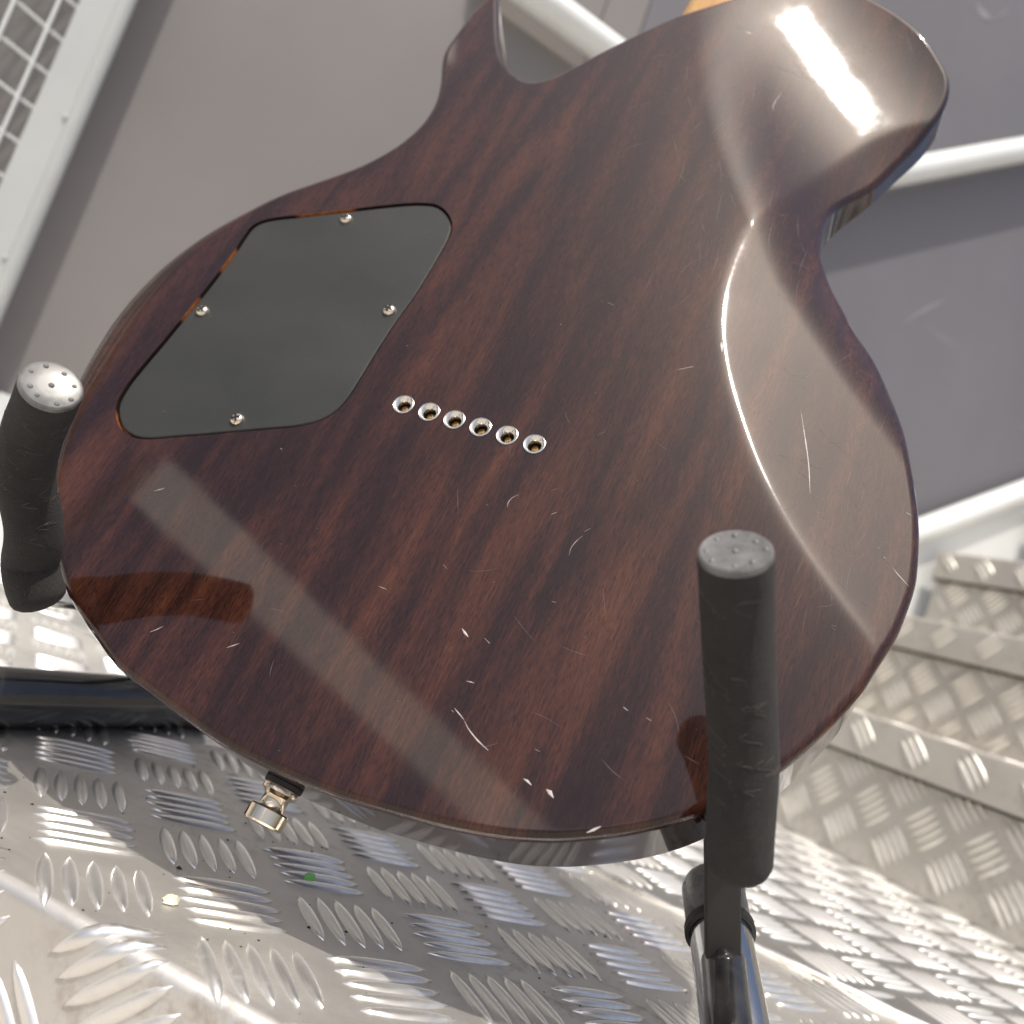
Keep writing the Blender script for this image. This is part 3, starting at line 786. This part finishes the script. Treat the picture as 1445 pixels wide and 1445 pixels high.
SCR = [([(1130, 580), (1134, 605), (1141, 655), (1143, 697)], .55), ([(652, 887), (656, 893), (661, 899)], 1.1), ([(684, 901), (691, 908)], 1.0), ([(778, 726), (785, 723)], .8), ([(779, 849), (784, 850)], .8),
       ([(825, 750), (833, 746)], .6), ([(822, 756), (812, 765), (805, 775), (803, 784)], .25), ([(732, 698), (722, 703), (717, 709), (716, 716)], .3), ([(626, 797), (631, 803)], .5), ([(534, 827), (546, 832)], .4),
       ([(641, 999), (655, 1016)], .45), ([(655, 1017), (660, 1027), (674, 1045), (689, 1059)], .6), ([(637, 1002), (640, 1005)], .7), ([(658, 961), (670, 964)], .5), ([(739, 1099), (744, 1102), (750, 1108)], 1.2),
       ([(771, 1114), (776, 1118), (781, 1126)], 1.4), ([(755, 1057), (762, 1061)], .6), ([(880, 998), (886, 1003)], 1.0), ([(912, 1013), (919, 1017)], .9), ([(828, 1175), (838, 1171), (848, 1166)], .9),
       ([(1239, 772), (1241, 774)], 1.3), ([(1247, 786), (1250, 789)], 1.0), ([(1252, 793), (1256, 797)], .7), ([(1258, 800), (1270, 814), (1283, 828)], .5), ([(1172, 882), (1179, 884)], .6), ([(1173, 884), (1177, 889)], .6),
       ([(1276, 722), (1287, 728)], .4), ([(212, 892), (222, 888), (230, 884)], .6), ([(396, 633), (398, 634)], 1.1), ([(218, 693), (232, 689)], .5), ([(1040, 38), (1047, 40)], .9), ([(1052, 45), (1061, 48)], 1.1),
       ([(955, 522), (980, 517)], .35), ([(1018, 483), (1019, 497)], 1.4), ([(1093, 160), (1091, 150), (1103, 130)], .35), ([(858, 427), (866, 431)], .8), ([(848, 424), (852, 427)], .6), ([(1003, 1000), (1007, 1005)], .6), ([(320, 914), (338, 908)], .5)]
mb = MB()
for pts, w0 in SCR: ribbon(mb, pts, w0 * .00042 / .55)
for _ in range(40):
    x, y = rng.uniform(180, 1180), rng.uniform(300, 1130)
    ribbon(mb, [(x, y), (x + rng.uniform(.8, 2.2), y + rng.uniform(-1.5, 1.5))], rng.uniform(.00015, .0003))
tag(mb.build("chip_mark", M['scr'], guitar, False), kind='stuff')
mb = MB()
zones = [((920, 1180), (60, 420), 95), ((640, 1000), (560, 1100), 16), ((1060, 1250), (480, 860), 60), ((180, 420), (820, 1000), 5), ((1160, 1300), (30, 150), 30)]
innerpoly = O2 - ON * .012
for (xa, xb), (ya, yb), n_ in zones:
    for _ in range(n_):
        x, y = rng.uniform(xa, xb), rng.uniform(ya, yb); a = rng.uniform(0, math.pi); L = rng.uniform(10, 55); c_ = rng.uniform(-.25, .25)
        pts = [(x + math.cos(a + c_ * s) * L * s, y + math.sin(a + c_ * s) * L * s) for s in (0, .33, .66, 1)]
        if not inside(np.array([g2(*p) for p in pts]), innerpoly).all() or inside(np.array([g2(*p) for p in pts]), rec).any(): continue
        ribbon(mb, pts, rng.uniform(.00008, .00014), .00004)
tag(mb.build("hairline_mark", M['hair'], guitar, False), kind='stuff')

# ------------------------------------------------------------------ guitar stand
def pk(x, y, d):                       # pixel direction and distance in front of the guitar back
    return on_back(x, y, d)
stand_o = on_floor(1030, 1420)
stand = empty("guitar_stand", (stand_o[0], .36, 0)); tag(stand, "black folding guitar stand with two grey-capped foam arms holding the guitar", "guitar stand")
SO = np.array(stand.location)
FRAD = .0098
def prong(keys, taper=None):
    P = spline([pk(*k) - SO for k in keys], .004)
    d = P[0] - P[1]; d /= np.linalg.norm(d)
    o = MB().sweep(list(P), FRAD, 32, cap0=None, cap1='round').build("foam_sleeve", M['foam'], stand)
    mb = MB(); r = FRAD * .985
    mb.lathe([(r, -.001), (r * 1.0, .0006), (r * .985, .0016), (r * .93, .0021), (r * .86, .0019), (r * .4, .0016), (0, .0016)], P[0], d, 40)
    ref = np.array([1., 0, 0]); x = ref - d * (ref @ d); x /= np.linalg.norm(x); y = np.cross(d, x)
    for i in range(8):
        a = 2 * math.pi * i / 8 + .2 + random.uniform(-.12, .12); q = P[0] + (x * math.cos(a) + y * math.sin(a)) * r * random.uniform(.66, .78) - d * random.uniform(.0001, .0004)
        mb.lathe([(.0011, .0014), (.0009, .0021), (.0005, .0024), (0, .0025)], q, d, 12)
    mb.lathe([(.0011, .0011), (.0009, .0018), (.0005, .0021), (0, .0022)], P[0], d, 12)
    mb.build("end_cap", M['cap'], o)
    return P
PRt = prong([(1038, 785, .079), (1040, 850, .066), (1043, 930, .052), (1047, 1010, .0385), (1050, 1070, .0290), (1047, 1130, .0200), (1044, 1180, .0110), (1043, 1212, .0040)])
PLf = prong([(71, 548, .081), (62, 572, .074), (46, 610, .063), (37, 650, .053), (36, 678, .046), (42, 707, .039), (48, 740, .031), (48, 765, .025), (43, 795, .0165), (45, 812, .0145), (49, 828, .0125), (54, 841, .0105)])
lr = np.random.default_rng(5); mb = MB()
for P_, lim in ((PRt, .75), (PLf, .7)):
    for _ in range(26):
        i = int(lr.uniform(2, len(P_) * lim)); t = P_[i + 1] - P_[i]; t /= np.linalg.norm(t)
        vw = -(P_[i] + SO - CAM); vw /= np.linalg.norm(vw); vw -= t * (vw @ t); vw /= np.linalg.norm(vw); sd_ = np.cross(t, vw)
        an, da, L_ = lr.uniform(-1.2, 1.2), lr.uniform(-.35, .35), lr.uniform(.0008, .006); pts = []
        for q in np.linspace(0, 1, 6):
            a_ = an + da * q + .25 * math.sin(q * 5 + an); pts.append(P_[i] + t * L_ * q + (vw * math.cos(a_) + sd_ * math.sin(a_)) * (FRAD + .0001))
        mb.sweep(pts, .00006, 4, None, None)
tag(mb.build("lint", M['hair'], stand, False), kind='stuff')
# flat arm behind the right sleeve down to its socket
ba, bb = at_depth(1019, 1185, .298) - SO, at_depth(1020, 1362, .301) - SO
ax = (bb - ba) / 2; camx = R @ np.array([1., 0, 0]); wx = camx - ax * (camx @ ax) / (ax @ ax); wx /= np.linalg.norm(wx); tx = np.cross(ax / np.linalg.norm(ax), wx)
mb = MB(); mb.box((ba + bb) / 2, ax, wx * .0058, tx * .0022)
arm = mb.build("flat_arm", M['matte'], stand)
bev = arm.modifiers.new("bevel", 'BEVEL'); bev.width = .0007; bev.segments = 2
MB().lathe([(0, .0030), (.0022, .0028), (.0030, .0018), (.0032, .0)], at_depth(1021, 1350, .2985) - SO, -(R @ np.array([0, .0, 1.])), 16).build("pivot_pin", M['black'], arm)
# socket tube in front, and the larger leg tube it is fixed to
s0_, s1_ = at_depth(1021, 1358, .303) - SO, at_depth(1033, 1500, .268) - SO
MB().sweep([s0_, s0_ * .5 + s1_ * .5, s1_], .0074, 28, cap0=None).build("socket_tube", M['black'], stand)
l0, l1 = at_depth(1012, 1290, .338), at_depth(1038, 1450, .296)
ld = (l1 - l0) / np.linalg.norm(l1 - l0); tend = (l0[2] - .014) / -ld[2]
lend = l0 + ld * tend
leg = MB().sweep([l0 - SO, (l0 + lend) / 2 - SO, lend - SO], .0113, 36).build("leg_tube", M['chrome'], stand)
MB().sweep([l0 - ld * .012 - SO, l0 + ld * .004 - SO], .0119, 36).build("ribbed_end_cap", M['cap'], leg)
MB().lathe([(.0114, -.0015), (.0128, -.0008), (.0128, .0022), (.0114, .0029)], l0 + ld * .007 - SO, ld, 36).build("rubber_ring", M['rubber'], leg)
MB().sweep([lend - ld * .012 - SO, lend + ld * .002 - SO], .0126, 28).build("rubber_foot", M['rubber'], leg)
# rear tube lying on the plate, left
t0_, t1_ = at_depth(-260, 968, .34), at_depth(205, 968, .50)
for q_ in (t0_, t1_): pass
t0_[2] = .0142; t1_[2] = .0142
t2_ = t1_ + (t1_ - t0_) * .45
MB().sweep([t0_ - SO, t1_ - SO, t2_ - SO], .0140, 32).build("rear_tube", M['black'], stand)
x2 = PLf[-1]; vr = (x2 + SO - CAM); vr /= np.linalg.norm(vr)
MB().sweep([x2 + vr * .002, x2 + vr * .03, at_depth(125, 850, .43) - SO, at_depth(190, 905, .47) - SO, t2_ - SO - np.array([.05, 0, 0])], .0042, 16).build("support_rod", M['black'], stand)
xr = PRt[-1]; MB().sweep([xr, xr + np.array([-.002, .016, -.004]), ba + np.array([0, .003, .004]), ba + ax * .3], .0045, 16).build("support_rod", M['black'], stand)
# ------------------------------------------------------------------ unseen strip added behind the viewer to put the pale band in the lacquer
CM = CAM - 2 * GN * GD
def mirror_pt(px, z):
    q = on_back(*px); d = q - CM; return CM + d * ((z - CM[2]) / d[2])
RZ = 1.25
ra_, rb_ = mirror_pt((215, 676), RZ), mirror_pt((722, 1160), RZ)
rd = (rb_ - ra_) / np.linalg.norm(rb_ - ra_)
back = empty("added_diffuser", tuple(ra_)); BO = np.array(back.location)
tag(back, "added unseen awning strip behind the viewer, mirrored in the guitar's lower back", "diffuser")
cm = NT("translucent_white"); tl = cm.n("ShaderNodeBsdfTranslucent"); tl.inputs[0].default_value = (.95, .93, .90, 1); mx = cm.n("ShaderNodeMixShader"); mx.inputs[0].default_value = .95
cw = cm.noise(cm.coord(), 400, 2); cm.set(Base_Color=cm.ramp(cw, [(.3, (.74, .73, .70)), (.7, (.82, .81, .78))]), Roughness=.9)
out = [n_ for n_ in cm.t.nodes if n_.type == 'OUTPUT_MATERIAL'][0]
cm.l(cm.b.outputs[0], mx.inputs[1]); cm.l(tl.outputs[0], mx.inputs[2]); cm.l(mx.outputs[0], out.inputs[0])
wd = np.cross(rd, SUN); wd /= np.linalg.norm(wd)
mb = MB(); nseg = 60; Lr = np.linalg.norm(rb_ - ra_) + .9; AW = .105
v = []
for i in range(nseg + 1):
    t = Lr * i / nseg; sag = .002 * math.sin(t * 7)
    for k in (-1, -.5, 0, .5, 1): v.append(rd * t + wd * AW * k + SUN * (sag - .010 * k * k))
mb.add(v, [(5 * i + k, 5 * i + k + 1, 5 * i + k + 6, 5 * i + k + 5) for i in range(nseg) for k in range(4)])
mb.build("diffuser_strip", cm.m, back)
for t in (-.03, Lr):
    p = rd * t; MB().sweep([(p[0], p[1], -BO[2] - .154), (p[0], p[1], -.006)], .018, 20).build("diffuser_pole", M['white'], back)
